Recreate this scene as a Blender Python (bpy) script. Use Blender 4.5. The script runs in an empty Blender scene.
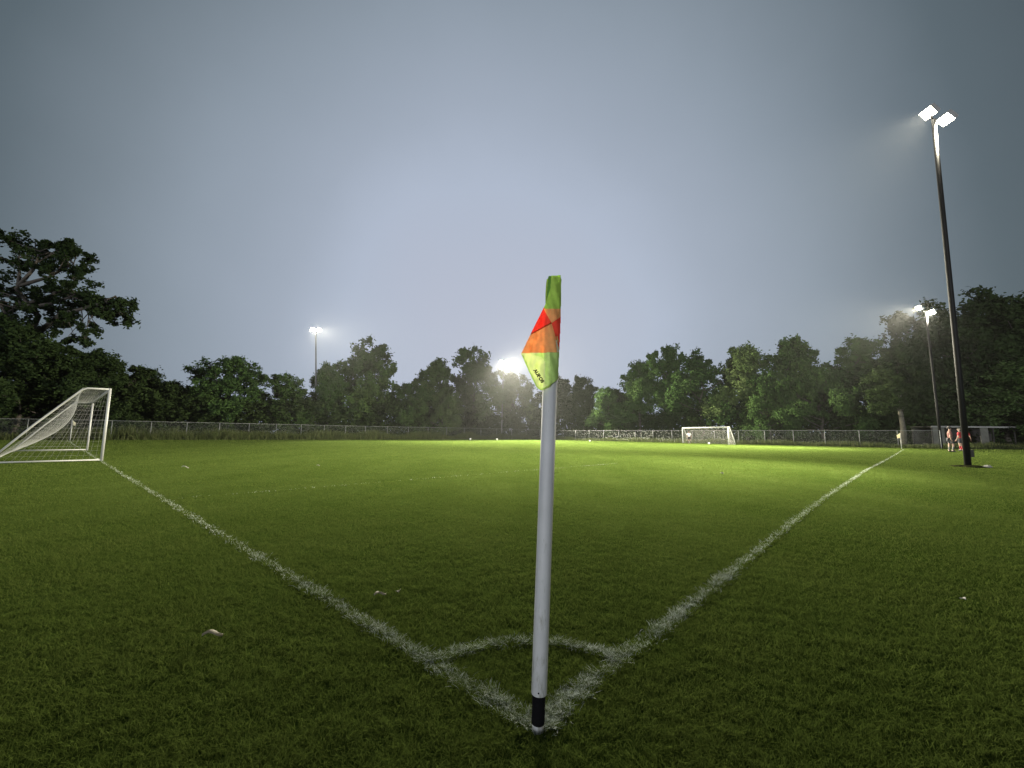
import bpy, bmesh, math, random
import numpy as np
from mathutils import Vector, Matrix

rnd = random.Random(7)
rs = np.random.RandomState(11)
scene = bpy.context.scene
col = scene.collection
R = math.radians

# ------------------------------------------------------------------ tuning
EXPOSURE = 0.0
SPOT_W = 480000.0
HAZE_D = 0.00007
FILL_E = 2.2

# ------------------------------------------------------------------ camera
F_PX, PITCH, ROLL, CAM_H = 423.0, 0.1177, -0.010, 1.0
cp, sp_, cr, sr = math.cos(PITCH), math.sin(PITCH), math.cos(ROLL), math.sin(ROLL)
right = Vector((cr, sr * sp_, -sr * cp))
up = Vector((sr, -cr * sp_, cr * cp))
fwd = Vector((0, cp, sp_))
cam_d = bpy.data.cameras.new('camera')
cam = bpy.data.objects.new('camera', cam_d)
col.objects.link(cam)
cam.matrix_world = Matrix(((right.x, up.x, -fwd.x, 0), (right.y, up.y, -fwd.y, 0),
                           (right.z, up.z, -fwd.z, CAM_H), (0, 0, 0, 1)))
cam_d.sensor_width = 36.0
cam_d.lens = F_PX / 1024 * 36
cam_d.clip_start = 0.05
cam_d.clip_end = 2000
scene.camera = cam

def at(px, py, y):
    """point of the place seen in direction px,py at the distance y ahead"""
    d = fwd + right * ((px - 512) / F_PX) + up * ((384 - py) / F_PX)
    return Vector((0, 0, CAM_H)) + d * (y / d.y)

# ------------------------------------------------------------------ helpers
def tag(o, label=None, cat=None, group=None, kind=None):
    if label: o['label'] = label
    if cat: o['category'] = cat
    if group: o['group'] = group
    if kind: o['kind'] = kind
    return o

def empty(name, loc=(0, 0, 0), rz=0.0):
    o = bpy.data.objects.new(name, None)
    o.empty_display_size = 0.3
    o.location = loc
    o.rotation_euler = (0, 0, rz)
    col.objects.link(o)
    return o

def link_mesh(name, me, mats=None, parent=None, smooth=False):
    o = bpy.data.objects.new(name, me)
    col.objects.link(o)
    if mats:
        for m in (mats if isinstance(mats, (list, tuple)) else [mats]):
            me.materials.append(m)
    if parent: o.parent = parent
    if smooth:
        me.polygons.foreach_set('use_smooth', [True] * len(me.polygons))
    return o

def np_mesh(name, verts, faces, matidx=None, colors=None):
    """fast mesh from numpy arrays; faces (n,k)"""
    me = bpy.data.meshes.new(name)
    verts = np.asarray(verts, dtype=np.float32); faces = np.asarray(faces, dtype=np.int32)
    n, k = faces.shape
    me.vertices.add(len(verts)); me.vertices.foreach_set('co', verts.ravel())
    me.loops.add(n * k); me.loops.foreach_set('vertex_index', faces.ravel())
    me.polygons.add(n)
    me.polygons.foreach_set('loop_start', np.arange(0, n * k, k, dtype=np.int32))
    me.polygons.foreach_set('loop_total', np.full(n, k, dtype=np.int32))
    if matidx is not None:
        me.polygons.foreach_set('material_index', np.asarray(matidx, dtype=np.int32))
    if colors is not None:
        a = me.attributes.new('tint', 'FLOAT', 'POINT')
        a.data.foreach_set('value', np.asarray(colors, dtype=np.float32))
    me.update(calc_edges=True)
    return me

class MB:
    """collects simple solids into ONE mesh"""
    def __init__(s): s.v = []; s.f = []
    def box(s, c, d, rot=None):
        c = Vector(c); b = len(s.v)
        for i in (-1, 1):
            for j in (-1, 1):
                for k in (-1, 1):
                    p = Vector((i * d[0] / 2, j * d[1] / 2, k * d[2] / 2))
                    if rot is not None: p = rot @ p
                    s.v.append(c + p)
        for q in ((0, 1, 3, 2), (4, 6, 7, 5), (0, 4, 5, 1), (2, 3, 7, 6), (0, 2, 6, 4), (1, 5, 7, 3)):
            s.f.append([b + x for x in q])
        return s
    def tube(s, pts, rad, n=8, cap=True):
        pts = [Vector(p) for p in pts]
        rads = rad if isinstance(rad, (list, tuple)) else [rad] * len(pts)
        b = len(s.v); ref = None
        for i, p in enumerate(pts):
            t = (pts[min(i + 1, len(pts) - 1)] - pts[max(i - 1, 0)])
            t = t.normalized() if t.length > 1e-9 else Vector((0, 0, 1))
            if ref is None:
                ref = Vector((1, 0, 0)) if abs(t.x) < 0.8 else Vector((0, 1, 0))
            a = (ref - t * ref.dot(t)).normalized(); ref = a
            c = t.cross(a)
            for k in range(n):
                th = 2 * math.pi * k / n
                s.v.append(p + (a * math.cos(th) + c * math.sin(th)) * rads[i])
        for i in range(len(pts) - 1):
            for k in range(n):
                k2 = (k + 1) % n
                s.f.append([b + i * n + k, b + i * n + k2, b + (i + 1) * n + k2, b + (i + 1) * n + k])
        if cap:
            s.f.append([b + k for k in range(n)][::-1])
            s.f.append([b + (len(pts) - 1) * n + k for k in range(n)])
        return s
    def ball(s, c, r, seg=16, rings=10, sc=(1, 1, 1)):
        c = Vector(c); b = len(s.v)
        for i in range(rings + 1):
            ph = math.pi * i / rings
            for k in range(seg):
                th = 2 * math.pi * k / seg
                s.v.append(c + Vector((r * sc[0] * math.sin(ph) * math.cos(th), r * sc[1] * math.sin(ph) * math.sin(th), r * sc[2] * math.cos(ph))))
        for i in range(rings):
            for k in range(seg):
                k2 = (k + 1) % seg
                s.f.append([b + i * seg + k, b + (i + 1) * seg + k, b + (i + 1) * seg + k2, b + i * seg + k2])
        return s
    def build(s, name, mats, parent=None, smooth=False, bevel=0.0):
        me = bpy.data.meshes.new(name)
        me.from_pydata([tuple(v) for v in s.v], [], s.f)
        me.update()
        o = link_mesh(name, me, mats, parent, smooth)
        if bevel:
            m = o.modifiers.new('bevel', 'BEVEL'); m.width = bevel; m.segments = 2; m.limit_method = 'ANGLE'
        return o

def copy_tree(o, parent=None):
    c = o.copy(); col.objects.link(c)
    if parent: c.parent = parent
    for ch in list(o.children): copy_tree(ch, c)
    return c

# ------------------------------------------------------------------ materials
def new_mat(name):
    m = bpy.data.materials.new(name); m.use_nodes = True
    nt = m.node_tree
    return m, nt, nt.nodes['Principled BSDF'], nt.nodes['Material Output']

def simple(name, c, rough=0.6, metal=0.0, var=0.15, scale=8.0, bump=0.0):
    m, nt, b, out = new_mat(name)
    tc = nt.nodes.new('ShaderNodeTexCoord')
    nz = nt.nodes.new('ShaderNodeTexNoise'); nz.inputs['Scale'].default_value = scale; nz.inputs['Detail'].default_value = 5
    nt.links.new(tc.outputs['Object'], nz.inputs['Vector'])
    rp = nt.nodes.new('ShaderNodeValToRGB')
    rp.color_ramp.elements[0].position = 0.3; rp.color_ramp.elements[1].position = 0.7
    rp.color_ramp.elements[0].color = [x * (1 - var) for x in c] + [1]
    rp.color_ramp.elements[1].color = [min(1, x * (1 + var)) for x in c] + [1]
    nt.links.new(nz.outputs['Fac'], rp.inputs['Fac'])
    nt.links.new(rp.outputs['Color'], b.inputs['Base Color'])
    b.inputs['Roughness'].default_value = rough; b.inputs['Metallic'].default_value = metal
    if bump:
        bp = nt.nodes.new('ShaderNodeBump'); bp.inputs['Strength'].default_value = bump; bp.inputs['Distance'].default_value = 0.01
        nt.links.new(nz.outputs['Fac'], bp.inputs['Height']); nt.links.new(bp.outputs['Normal'], b.inputs['Normal'])
    return m

def leafy(name, ca, cb, cc, scale=0.35, trans=0.35):
    """leaf material: three true leaf greens mixed by a per-leaf tint, position and per-tree random"""
    m, nt, b, out = new_mat(name)
    nt.nodes.remove(b)
    at_ = nt.nodes.new('ShaderNodeAttribute'); at_.attribute_name = 'tint'
    oi = nt.nodes.new('ShaderNodeObjectInfo')
    mx = nt.nodes.new('ShaderNodeMath'); mx.operation = 'MULTIPLY_ADD'
    nt.links.new(oi.outputs['Random'], mx.inputs[0]); mx.inputs[1].default_value = 0.45
    mul = nt.nodes.new('ShaderNodeMath'); mul.operation = 'MULTIPLY'; mul.inputs[1].default_value = 0.55
    nt.links.new(at_.outputs['Fac'], mul.inputs[0]); nt.links.new(mul.outputs[0], mx.inputs[2])
    rp = nt.nodes.new('ShaderNodeValToRGB')
    rp.color_ramp.elements[0].color = (*ca, 1); rp.color_ramp.elements[1].color = (*cc, 1)
    e = rp.color_ramp.elements.new(0.5); e.color = (*cb, 1)
    nt.links.new(mx.outputs[0], rp.inputs['Fac'])
    d = nt.nodes.new('ShaderNodeBsdfDiffuse'); t = nt.nodes.new('ShaderNodeBsdfTranslucent'); mix = nt.nodes.new('ShaderNodeMixShader')
    mix.inputs[0].default_value = trans
    nt.links.new(rp.outputs['Color'], d.inputs['Color']); nt.links.new(rp.outputs['Color'], t.inputs['Color'])
    nt.links.new(d.outputs[0], mix.inputs[1]); nt.links.new(t.outputs[0], mix.inputs[2])
    nt.links.new(mix.outputs[0], out.inputs['Surface'])
    return m

M = {}
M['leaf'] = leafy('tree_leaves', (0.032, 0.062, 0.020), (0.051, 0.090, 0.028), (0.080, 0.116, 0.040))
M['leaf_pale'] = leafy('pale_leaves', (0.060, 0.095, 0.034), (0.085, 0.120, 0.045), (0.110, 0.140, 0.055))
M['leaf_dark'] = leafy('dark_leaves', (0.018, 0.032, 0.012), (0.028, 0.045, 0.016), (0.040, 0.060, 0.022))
M['tall_grass'] = leafy('rough_grass', (0.050, 0.072, 0.024), (0.075, 0.092, 0.036), (0.105, 0.108, 0.055))
M['blade'] = leafy('mown_blades', (0.050, 0.078, 0.015), (0.082, 0.116, 0.024), (0.122, 0.150, 0.038), trans=0.3)
M['paint_blade'] = leafy('painted_blades', (0.32, 0.38, 0.31), (0.64, 0.68, 0.65), (0.88, 0.90, 0.90), trans=0.1)
M['bark'] = simple('bark', (0.045, 0.038, 0.031), 0.9, var=0.4, scale=6, bump=0.6)
M['bark_pale'] = simple('pale_bark', (0.075, 0.068, 0.052), 0.9, var=0.4, scale=4, bump=0.6)
M['white_paint'] = simple('white_paint', (0.35, 0.355, 0.345), 0.45, var=0.06, scale=3)
M['pole_white'] = simple('white_plastic', (0.40, 0.41, 0.425), 0.6, var=0.09, scale=9)
def stain(m):
    nt = m.node_tree; b = nt.nodes['Principled BSDF']; src = b.inputs['Base Color'].links[0].from_socket
    tc = nt.nodes.new('ShaderNodeTexCoord'); sx = nt.nodes.new('ShaderNodeSeparateXYZ'); nt.links.new(tc.outputs['Object'], sx.inputs[0])
    mp = nt.nodes.new('ShaderNodeMapping'); mp.inputs['Scale'].default_value = (40, 40, 9); nt.links.new(tc.outputs['Object'], mp.inputs['Vector'])
    n = nt.nodes.new('ShaderNodeTexNoise'); n.inputs['Scale'].default_value = 1.0; n.inputs['Detail'].default_value = 7; n.inputs['Roughness'].default_value = .7
    nt.links.new(mp.outputs[0], n.inputs['Vector'])
    h = nt.nodes.new('ShaderNodeMapRange'); h.inputs['From Min'].default_value = .05; h.inputs['From Max'].default_value = .8; h.inputs['To Min'].default_value = .10; h.inputs['To Max'].default_value = -.08
    nt.links.new(sx.outputs['Z'], h.inputs['Value'])
    a = nt.nodes.new('ShaderNodeMath'); a.operation = 'ADD'; nt.links.new(n.outputs['Fac'], a.inputs[0]); nt.links.new(h.outputs[0], a.inputs[1])
    t = nt.nodes.new('ShaderNodeMapRange'); t.inputs['From Min'].default_value = .56; t.inputs['From Max'].default_value = .74; t.inputs['To Max'].default_value = .75
    nt.links.new(a.outputs[0], t.inputs['Value'])
    x = nt.nodes.new('ShaderNodeMix'); x.data_type = 'RGBA'; nt.links.new(t.outputs[0], x.inputs['Factor']); nt.links.new(src, x.inputs['A']); x.inputs['B'].default_value = (.13, .13, .085, 1)
    nt.links.new(x.outputs['Result'], b.inputs['Base Color'])
stain(M['pole_white'])
M['black_rubber'] = simple('black_rubber', (0.005, 0.005, 0.006), 0.95, scale=40)
M['net'] = simple('net_cord', (0.34, 0.34, 0.31), 0.8)
M['galv'] = simple('galvanised_steel', (0.14, 0.15, 0.15), 0.6, 0.4, scale=2)
M['wire'] = simple('fence_wire', (0.09, 0.10, 0.095), 0.55, 0.3)
M['mast'] = simple('mast_steel', (0.004, 0.004, 0.0045), 0.6, 0.2, var=0.3, scale=1.2)
M['mast_pale'] = simple('weathered_mast', (0.11, 0.115, 0.12), 0.6, 0.3, var=0.3, scale=1.2)
M['housing'] = simple('lamp_housing', (0.30, 0.30, 0.30), 0.5, 0.4)
M['grass_shade'] = simple('painted_grass_shade', (0.022, 0.024, 0.010), 0.95, var=0.5, scale=9, bump=0.5)  # dark colour stands in for shade in the grass at the mast foot
M['dry_leaf'] = simple('dry_leaf', (0.13, 0.115, 0.08), 0.8, var=0.25, scale=30)
M['pale_scrap'] = simple('pale_scrap', (0.30, 0.29, 0.26), 0.7)
M['grass_shade'].node_tree.nodes['Principled BSDF'].inputs['Specular IOR Level'].default_value = 0.0
M['black_rubber'].node_tree.nodes['Principled BSDF'].inputs['Specular IOR Level'].default_value = 0.05
M['mast'].node_tree.nodes['Principled BSDF'].inputs['Specular IOR Level'].default_value = 0.2
M['concrete'] = simple('grey_panel', (0.10, 0.10, 0.085), 0.85, var=0.25, scale=2)
M['roof_edge'] = simple('pale_fascia', (0.20, 0.20, 0.185), 0.6)
M['dark_wood'] = simple('dark_timber', (0.022, 0.020, 0.018), 0.8)
M['skin'] = simple('skin', (0.24, 0.145, 0.105), 0.55, var=0.05)
M['hair'] = simple('dark_hair', (0.02, 0.016, 0.012), 0.6)
M['red'] = simple('red_cloth', (0.24, 0.012, 0.018), 0.85, var=0.1)
M['pinkish'] = simple('pale_shirt', (0.12, 0.05, 0.045), 0.85, var=0.1)
M['white_cloth'] = simple('white_cloth', (0.78, 0.78, 0.76), 0.85, var=0.05)
M['dark_cloth'] = simple('dark_cloth', (0.025, 0.025, 0.03), 0.85, var=0.1)

def lens_mat(strength):
    m, nt, b, out = new_mat('lit_lens')
    b.inputs['Base Color'].default_value = (0.9, 0.88, 0.8, 1)
    b.inputs['Emission Color'].default_value = (1.0, 0.93, 0.74, 1)
    b.inputs['Emission Strength'].default_value = strength
    return m
M['lens'] = lens_mat(110)

def cloth(name, c, trans=0.45):
    m, nt, b, out = new_mat(name)
    nt.nodes.remove(b)
    tc = nt.nodes.new('ShaderNodeTexCoord')
    nz = nt.nodes.new('ShaderNodeTexNoise'); nz.inputs['Scale'].default_value = 60; nz.inputs['Detail'].default_value = 6
    nt.links.new(tc.outputs['Object'], nz.inputs['Vector'])
    rp = nt.nodes.new('ShaderNodeValToRGB')
    rp.color_ramp.elements[0].position = 0.25; rp.color_ramp.elements[1].position = 0.75
    rp.color_ramp.elements[0].color = [x * 0.88 for x in c] + [1]; rp.color_ramp.elements[1].color = [min(1, x * 1.1) for x in c] + [1]
    nt.links.new(nz.outputs['Fac'], rp.inputs['Fac'])
    d = nt.nodes.new('ShaderNodeBsdfDiffuse'); t = nt.nodes.new('ShaderNodeBsdfTranslucent'); mix = nt.nodes.new('ShaderNodeMixShader')
    mix.inputs[0].default_value = trans
    wv = nt.nodes.new('ShaderNodeTexNoise'); wv.inputs['Scale'].default_value = 25; wv.inputs['Detail'].default_value = 3
    nt.links.new(tc.outputs['Object'], wv.inputs['Vector'])
    bp = nt.nodes.new('ShaderNodeBump'); bp.inputs['Strength'].default_value = 0.5; bp.inputs['Distance'].default_value = 0.015
    nt.links.new(wv.outputs['Fac'], bp.inputs['Height'])
    nt.links.new(bp.outputs['Normal'], d.inputs['Normal'])
    nt.links.new(rp.outputs['Color'], d.inputs['Color']); nt.links.new(rp.outputs['Color'], t.inputs['Color'])
    nt.links.new(d.outputs[0], mix.inputs[1]); nt.links.new(t.outputs[0], mix.inputs[2])
    nt.links.new(mix.outputs[0], out.inputs['Surface'])
    return m
FL = [cloth('flag_green', (0.47, 0.68, 0.13)), cloth('flag_dark_green', (0.16, 0.34, 0.06)), cloth('flag_orange', (0.90, 0.47, 0.18)),
      cloth('flag_red', (0.97, 0.10, 0.06)), cloth('flag_lime', (0.88, 0.97, 0.50)), cloth('flag_olive', (0.52, 0.70, 0.24)),
      cloth('flag_hem', (0.58, 0.76, 0.20)), cloth('flag_cream', (0.85, 0.80, 0.60)), cloth('flag_seam', (0.42, 0.07, 0.02)), cloth('flag_lime_double', (0.74, 0.90, 0.36))]

# ------------------------------------------------------------------ world and front fill
SUN_ELEV, SUN_AZ = R(2.5), R(200)           # added front fill, from behind camera and left; sky shares its angles
w = bpy.data.worlds.new('World'); scene.world = w; w.use_nodes = True
nt = w.node_tree; bg = nt.nodes['Background']
sky = nt.nodes.new('ShaderNodeTexSky'); sky.sky_type = 'NISHITA'; sky.sun_disc = False
sky.sun_elevation = SUN_ELEV; sky.sun_rotation = SUN_AZ; sky.air_density = 1.5; sky.dust_density = 3
tc = nt.nodes.new('ShaderNodeTexCoord')
nrm = nt.nodes.new('ShaderNodeVectorMath'); nrm.operation = 'NORMALIZE'
nt.links.new(tc.outputs['Generated'], nrm.inputs[0])
dot = nt.nodes.new('ShaderNodeVectorMath'); dot.operation = 'DOT_PRODUCT'
g = (at(500, 345, 10) - Vector((0, 0, CAM_H))).normalized()
dot.inputs[1].default_value = g
nt.links.new(nrm.outputs[0], dot.inputs[0])
mr = nt.nodes.new('ShaderNodeMapRange')
mr.inputs['From Min'].default_value = -1; mr.inputs['From Max'].default_value = 1
nt.links.new(dot.outputs['Value'], mr.inputs['Value'])
# thin cloud mottling
nz = nt.nodes.new('ShaderNodeTexNoise'); nz.inputs['Scale'].default_value = 2.2; nz.inputs['Detail'].default_value = 5; nz.inputs['Roughness'].default_value = 0.55
nt.links.new(nrm.outputs[0], nz.inputs['Vector'])
nzm = nt.nodes.new('ShaderNodeMath'); nzm.operation = 'MULTIPLY_ADD'; nzm.inputs[1].default_value = 0.032; nzm.inputs[2].default_value = -0.016
nt.links.new(nz.outputs['Fac'], nzm.inputs[0])
ad = nt.nodes.new('ShaderNodeMath'); ad.operation = 'ADD'
nt.links.new(mr.outputs[0], ad.inputs[0]); nt.links.new(nzm.outputs[0], ad.inputs[1])
rp = nt.nodes.new('ShaderNodeValToRGB'); cr_ = rp.color_ramp
cr_.interpolation = 'LINEAR'
stops = [(0.0, (0.115, 0.125, 0.15)), (0.5, (0.050, 0.061, 0.075)), (0.74, (0.056, 0.074, 0.088)), (0.815, (0.104, 0.138, 0.163)), (0.863, (0.192, 0.236, 0.280)),
         (0.90, (0.268, 0.320, 0.385)), (0.945, (0.350, 0.405, 0.495)), (0.972, (0.425, 0.485, 0.600)), (1.0, (0.455, 0.495, 0.605))]
cr_.elements[0].position = stops[0][0]; cr_.elements[0].color = (*stops[0][1], 1)
cr_.elements[1].position = stops[-1][0]; cr_.elements[1].color = (*stops[-1][1], 1)
for p, c in stops[1:-1]:
    e = cr_.elements.new(p); e.color = (*c, 1)
nt.links.new(ad.outputs[0], rp.inputs['Fac'])
sc_ = nt.nodes.new('ShaderNodeVectorMath'); sc_.operation = 'SCALE'; sc_.inputs['Scale'].default_value = 0.10
nt.links.new(sky.outputs[0], sc_.inputs[0])
bg2 = nt.nodes.new('ShaderNodeBackground'); addsh = nt.nodes.new('ShaderNodeAddShader')
nt.links.new(rp.outputs['Color'], bg2.inputs['Color']); bg2.inputs['Strength'].default_value = 1.0
nt.links.new(sc_.outputs[0], bg.inputs['Color']); bg.inputs['Strength'].default_value = 0.05
nt.links.new(bg.outputs[0], addsh.inputs[0]); nt.links.new(bg2.outputs[0], addsh.inputs[1])
nt.links.new(addsh.outputs[0], nt.nodes['World Output'].inputs['Surface'])

sd = bpy.data.lights.new('front_fill', 'SUN'); sd.energy = FILL_E; sd.angle = R(10); sd.color = (0.93, 0.96, 1.0)  # no direct sun here: added to brighten flag and pole from the front
so = bpy.data.objects.new('front_fill', sd); col.objects.link(so)
fill_dir = Vector((math.sin(SUN_AZ) * math.cos(SUN_ELEV), math.cos(SUN_AZ) * math.cos(SUN_ELEV), math.sin(SUN_ELEV)))
so.rotation_euler = fill_dir.to_track_quat('Z', 'Y').to_euler()

scene.view_settings.view_transform = 'Standard'; scene.view_settings.look = 'None'
scene.view_settings.exposure = EXPOSURE; scene.view_settings.gamma = 1.0
scene.render.resolution_x, scene.render.resolution_y = 1024, 768

# ------------------------------------------------------------------ field geometry
C0 = np.array([0.10, 1.575])
angL = R(-47.35)
U = np.array([math.sin(angL), math.cos(angL)])               # along the goal line
V = np.array([0.69, 0.724]); V = V / np.linalg.norm(V)        # along the touchline
touch = [C0, (0.34, 1.86), (0.66, 2.20), (1.05, 2.62), (2.17, 3.86), (3.14, 4.93), (5.13, 7.10), (10.65, 12.94), (19.9, 22.4), (35.3, 38.4)]
goal_line = [C0, C0 + U * 2, C0 + U * 8, C0 + U * 20, C0 + U * 56]
pa0 = C0 + U * 6.97
d_pa = np.array([0.70, 0.714])
pen_line = [pa0, pa0 + d_pa * 4, pa0 + d_pa * 12.5]
arcR = 0.60
arc = [C0 + arcR * np.array([math.sin(a), math.cos(a)]) for a in np.linspace(angL, R(42), 18)]
LINES = [(goal_line, 0.080, 0.46), (touch, 0.076, 0.72), (arc, 0.070, 0.80), (pen_line, 0.075, 0.68)]

def seg_dist(P, line):
    best = np.full(len(P), 1e9)
    for a, b in zip(line[:-1], line[1:]):
        a = np.asarray(a, float); b = np.asarray(b, float); ab = b - a
        t = np.clip(((P - a) @ ab) / (ab @ ab), 0, 1)
        d = np.linalg.norm(P - (a + t[:, None] * ab), axis=1)
        best = np.minimum(best, d)
    return best

def vnoise(P, s, seed=0):
    """cheap smooth noise in 2-D, 0..1"""
    q = P / s; i = np.floor(q).astype(int); f = q - i; f = f * f * (3 - 2 * f)
    def h(ix, iy):
        n = (ix * 374761393 + iy * 668265263 + seed * 974711) & 0x7fffffff
        n = ((n ^ (n >> 13)) * 1274126177) & 0x7fffffff
        return (n & 0xffff) / 65535.0
    a = h(i[:, 0], i[:, 1]); b = h(i[:, 0] + 1, i[:, 1]); c = h(i[:, 0], i[:, 1] + 1); d = h(i[:, 0] + 1, i[:, 1] + 1)
    return (a * (1 - f[:, 0]) + b * f[:, 0]) * (1 - f[:, 1]) + (c * (1 - f[:, 0]) + d * f[:, 0]) * f[:, 1]

# ground sheet
def ground_mat():
    m, nt, b, out = new_mat('mown_turf')
    tc = nt.nodes.new('ShaderNodeTexCoord')
    def noise(s, det=5, ro=0.6, vec=None):
        n = nt.nodes.new('ShaderNodeTexNoise'); n.inputs['Scale'].default_value = s; n.inputs['Detail'].default_value = det; n.inputs['Roughness'].default_value = ro
        nt.links.new(vec or tc.outputs['Object'], n.inputs['Vector']); return n.outputs['Fac']
    def ramp(fac, stops):
        r = nt.nodes.new('ShaderNodeValToRGB')
        r.color_ramp.elements[0].position = stops[0][0]; r.color_ramp.elements[0].color = (*stops[0][1], 1)
        r.color_ramp.elements[1].position = stops[-1][0]; r.color_ramp.elements[1].color = (*stops[-1][1], 1)
        for p, c in stops[1:-1]: e = r.color_ramp.elements.new(p); e.color = (*c, 1)
        nt.links.new(fac, r.inputs['Fac']); return r.outputs['Color']
    fine = noise(28, 8, 0.75)
    c1 = ramp(fine, [(0.30, (0.030, 0.052, 0.010)), (0.5, (0.058, 0.092, 0.019)), (0.72, (0.104, 0.132, 0.036))])
    mp = nt.nodes.new('ShaderNodeMapping'); mp.inputs['Rotation'].default_value = (0, 0, R(46)); mp.inputs['Scale'].default_value = (1.0, 0.16, 1)
    nt.links.new(tc.outputs['Object'], mp.inputs['Vector'])
    band = noise(0.55, 6, 0.6, mp.outputs[0])
    c2 = ramp(band, [(0.32, (0.62, 0.70, 0.55)), (0.68, (1.15, 1.10, 1.15))])
    patch = noise(0.9, 6, 0.65)
    c3 = ramp(patch, [(0.3, (0.74, 0.78, 0.66)), (0.7, (1.18, 1.12, 1.25))])
    def mul(a, b2):
        x = nt.nodes.new('ShaderNodeMix'); x.data_type = 'RGBA'; x.blend_type = 'MULTIPLY'; x.inputs['Factor'].default_value = 1
        nt.links.new(a, x.inputs['A']); nt.links.new(b2, x.inputs['B']); return x.outputs['Result']
    nt.links.new(mul(mul(c1, c2), c3), b.inputs['Base Color'])
    b.inputs['Roughness'].default_value = 0.95
    b.inputs['Specular IOR Level'].default_value = 0.0
    bp = nt.nodes.new('ShaderNodeBump'); bp.inputs['Strength'].default_value = 0.8; bp.inputs['Distance'].default_value = 0.04
    nt.links.new(fine, bp.inputs['Height']); nt.links.new(bp.outputs['Normal'], b.inputs['Normal'])
    return m
M['turf'] = ground_mat()
gm = bpy.data.meshes.new('ground')
gm.from_pydata([(-185, -60, 0), (185, -60, 0), (185, 190, 0), (-185, 190, 0)], [], [(0, 1, 2, 3)])
tag(link_mesh('ground', gm, M['turf']), kind='structure')

# painted lines: thin sheets with worn chalk paint
def line_mat(cover):
    m, nt, b, out = new_mat('worn_line_paint')
    tc = nt.nodes.new('ShaderNodeTexCoord')
    n = nt.nodes.new('ShaderNodeTexNoise'); n.inputs['Scale'].default_value = 30; n.inputs['Detail'].default_value = 8; n.inputs['Roughness'].default_value = 0.75
    n2 = nt.nodes.new('ShaderNodeTexNoise'); n2.inputs['Scale'].default_value = 1.6; n2.inputs['Detail'].default_value = 4
    nt.links.new(tc.outputs['Object'], n.inputs['Vector']); nt.links.new(tc.outputs['Object'], n2.inputs['Vector'])
    a = nt.nodes.new('ShaderNodeMath'); a.operation = 'MULTIPLY_ADD'; a.inputs[1].default_value = 0.45
    nt.links.new(n2.outputs['Fac'], a.inputs[0]); nt.links.new(n.outputs['Fac'], a.inputs[2])
    vl = nt.nodes.new('ShaderNodeVectorMath'); vl.operation = 'LENGTH'; nt.links.new(tc.outputs['Object'], vl.inputs[0])
    wr = nt.nodes.new('ShaderNodeMapRange'); wr.inputs['From Min'].default_value = 2; wr.inputs['From Max'].default_value = 13
    wr.inputs['To Min'].default_value = -0.40; wr.inputs['To Max'].default_value = -0.06; nt.links.new(vl.outputs['Value'], wr.inputs['Value'])
    a2 = nt.nodes.new('ShaderNodeMath'); a2.operation = 'ADD'; nt.links.new(a.outputs[0], a2.inputs[0]); nt.links.new(wr.outputs[0], a2.inputs[1]); a = a2
    rp = nt.nodes.new('ShaderNodeValToRGB')
    t = 0.98 - cover * 0.38
    rp.color_ramp.elements[0].position = t - 0.10; rp.color_ramp.elements[0].color = (0.060, 0.088, 0.014, 1)
    rp.color_ramp.elements[1].position = t + 0.10; rp.color_ramp.elements[1].color = (0.46, 0.50, 0.47, 1)
    nt.links.new(a.outputs[0], rp.inputs['Fac']); nt.links.new(rp.outputs['Color'], b.inputs['Base Color'])
    b.inputs['Roughness'].default_value = 0.9; b.inputs['Specular IOR Level'].default_value = 0.0
    return m
def ribbon(name, pts, width, z, mat):
    P = []
    pts = [np.asarray(p, float) for p in pts]
    for a, b in zip(pts[:-1], pts[1:]):
        L = np.linalg.norm(b - a); n = max(1, int(L / 0.12)) if L < 12 else max(1, int(L / 0.5))
        for k in range(n): P.append(a + (b - a) * k / n)
    P.append(pts[-1]); P = np.array(P)
    T = np.gradient(P, axis=0); T /= np.linalg.norm(T, axis=1)[:, None] + 1e-9
    N = np.stack([-T[:, 1], T[:, 0]], 1)
    w0 = width / 2 * (0.85 + 0.3 * rs.rand(len(P))); w1 = width / 2 * (0.85 + 0.3 * rs.rand(len(P)))
    A = P + N * w0[:, None]; B = P - N * w1[:, None]
    v = np.concatenate([np.c_[A, np.full(len(P), z)], np.c_[B, np.full(len(P), z)]])
    n = len(P); i = np.arange(n - 1)
    f = np.stack([i, i + n, i + n + 1, i + 1], 1)
    o = link_mesh(name, np_mesh(name, v, f), mat)
    tag(o, kind='structure'); return o
lm = line_mat(1.0)
ribbon('goal_line', goal_line, 0.080, 0.004, line_mat(0.55))
ribbon('touchline', touch, 0.085, 0.008, line_mat(0.64))
ribbon('corner_arc', arc, 0.075, 0.012, line_mat(0.62))
ribbon('penalty_area_line', pen_line, 0.07, 0.004, line_mat(0.56))

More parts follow.
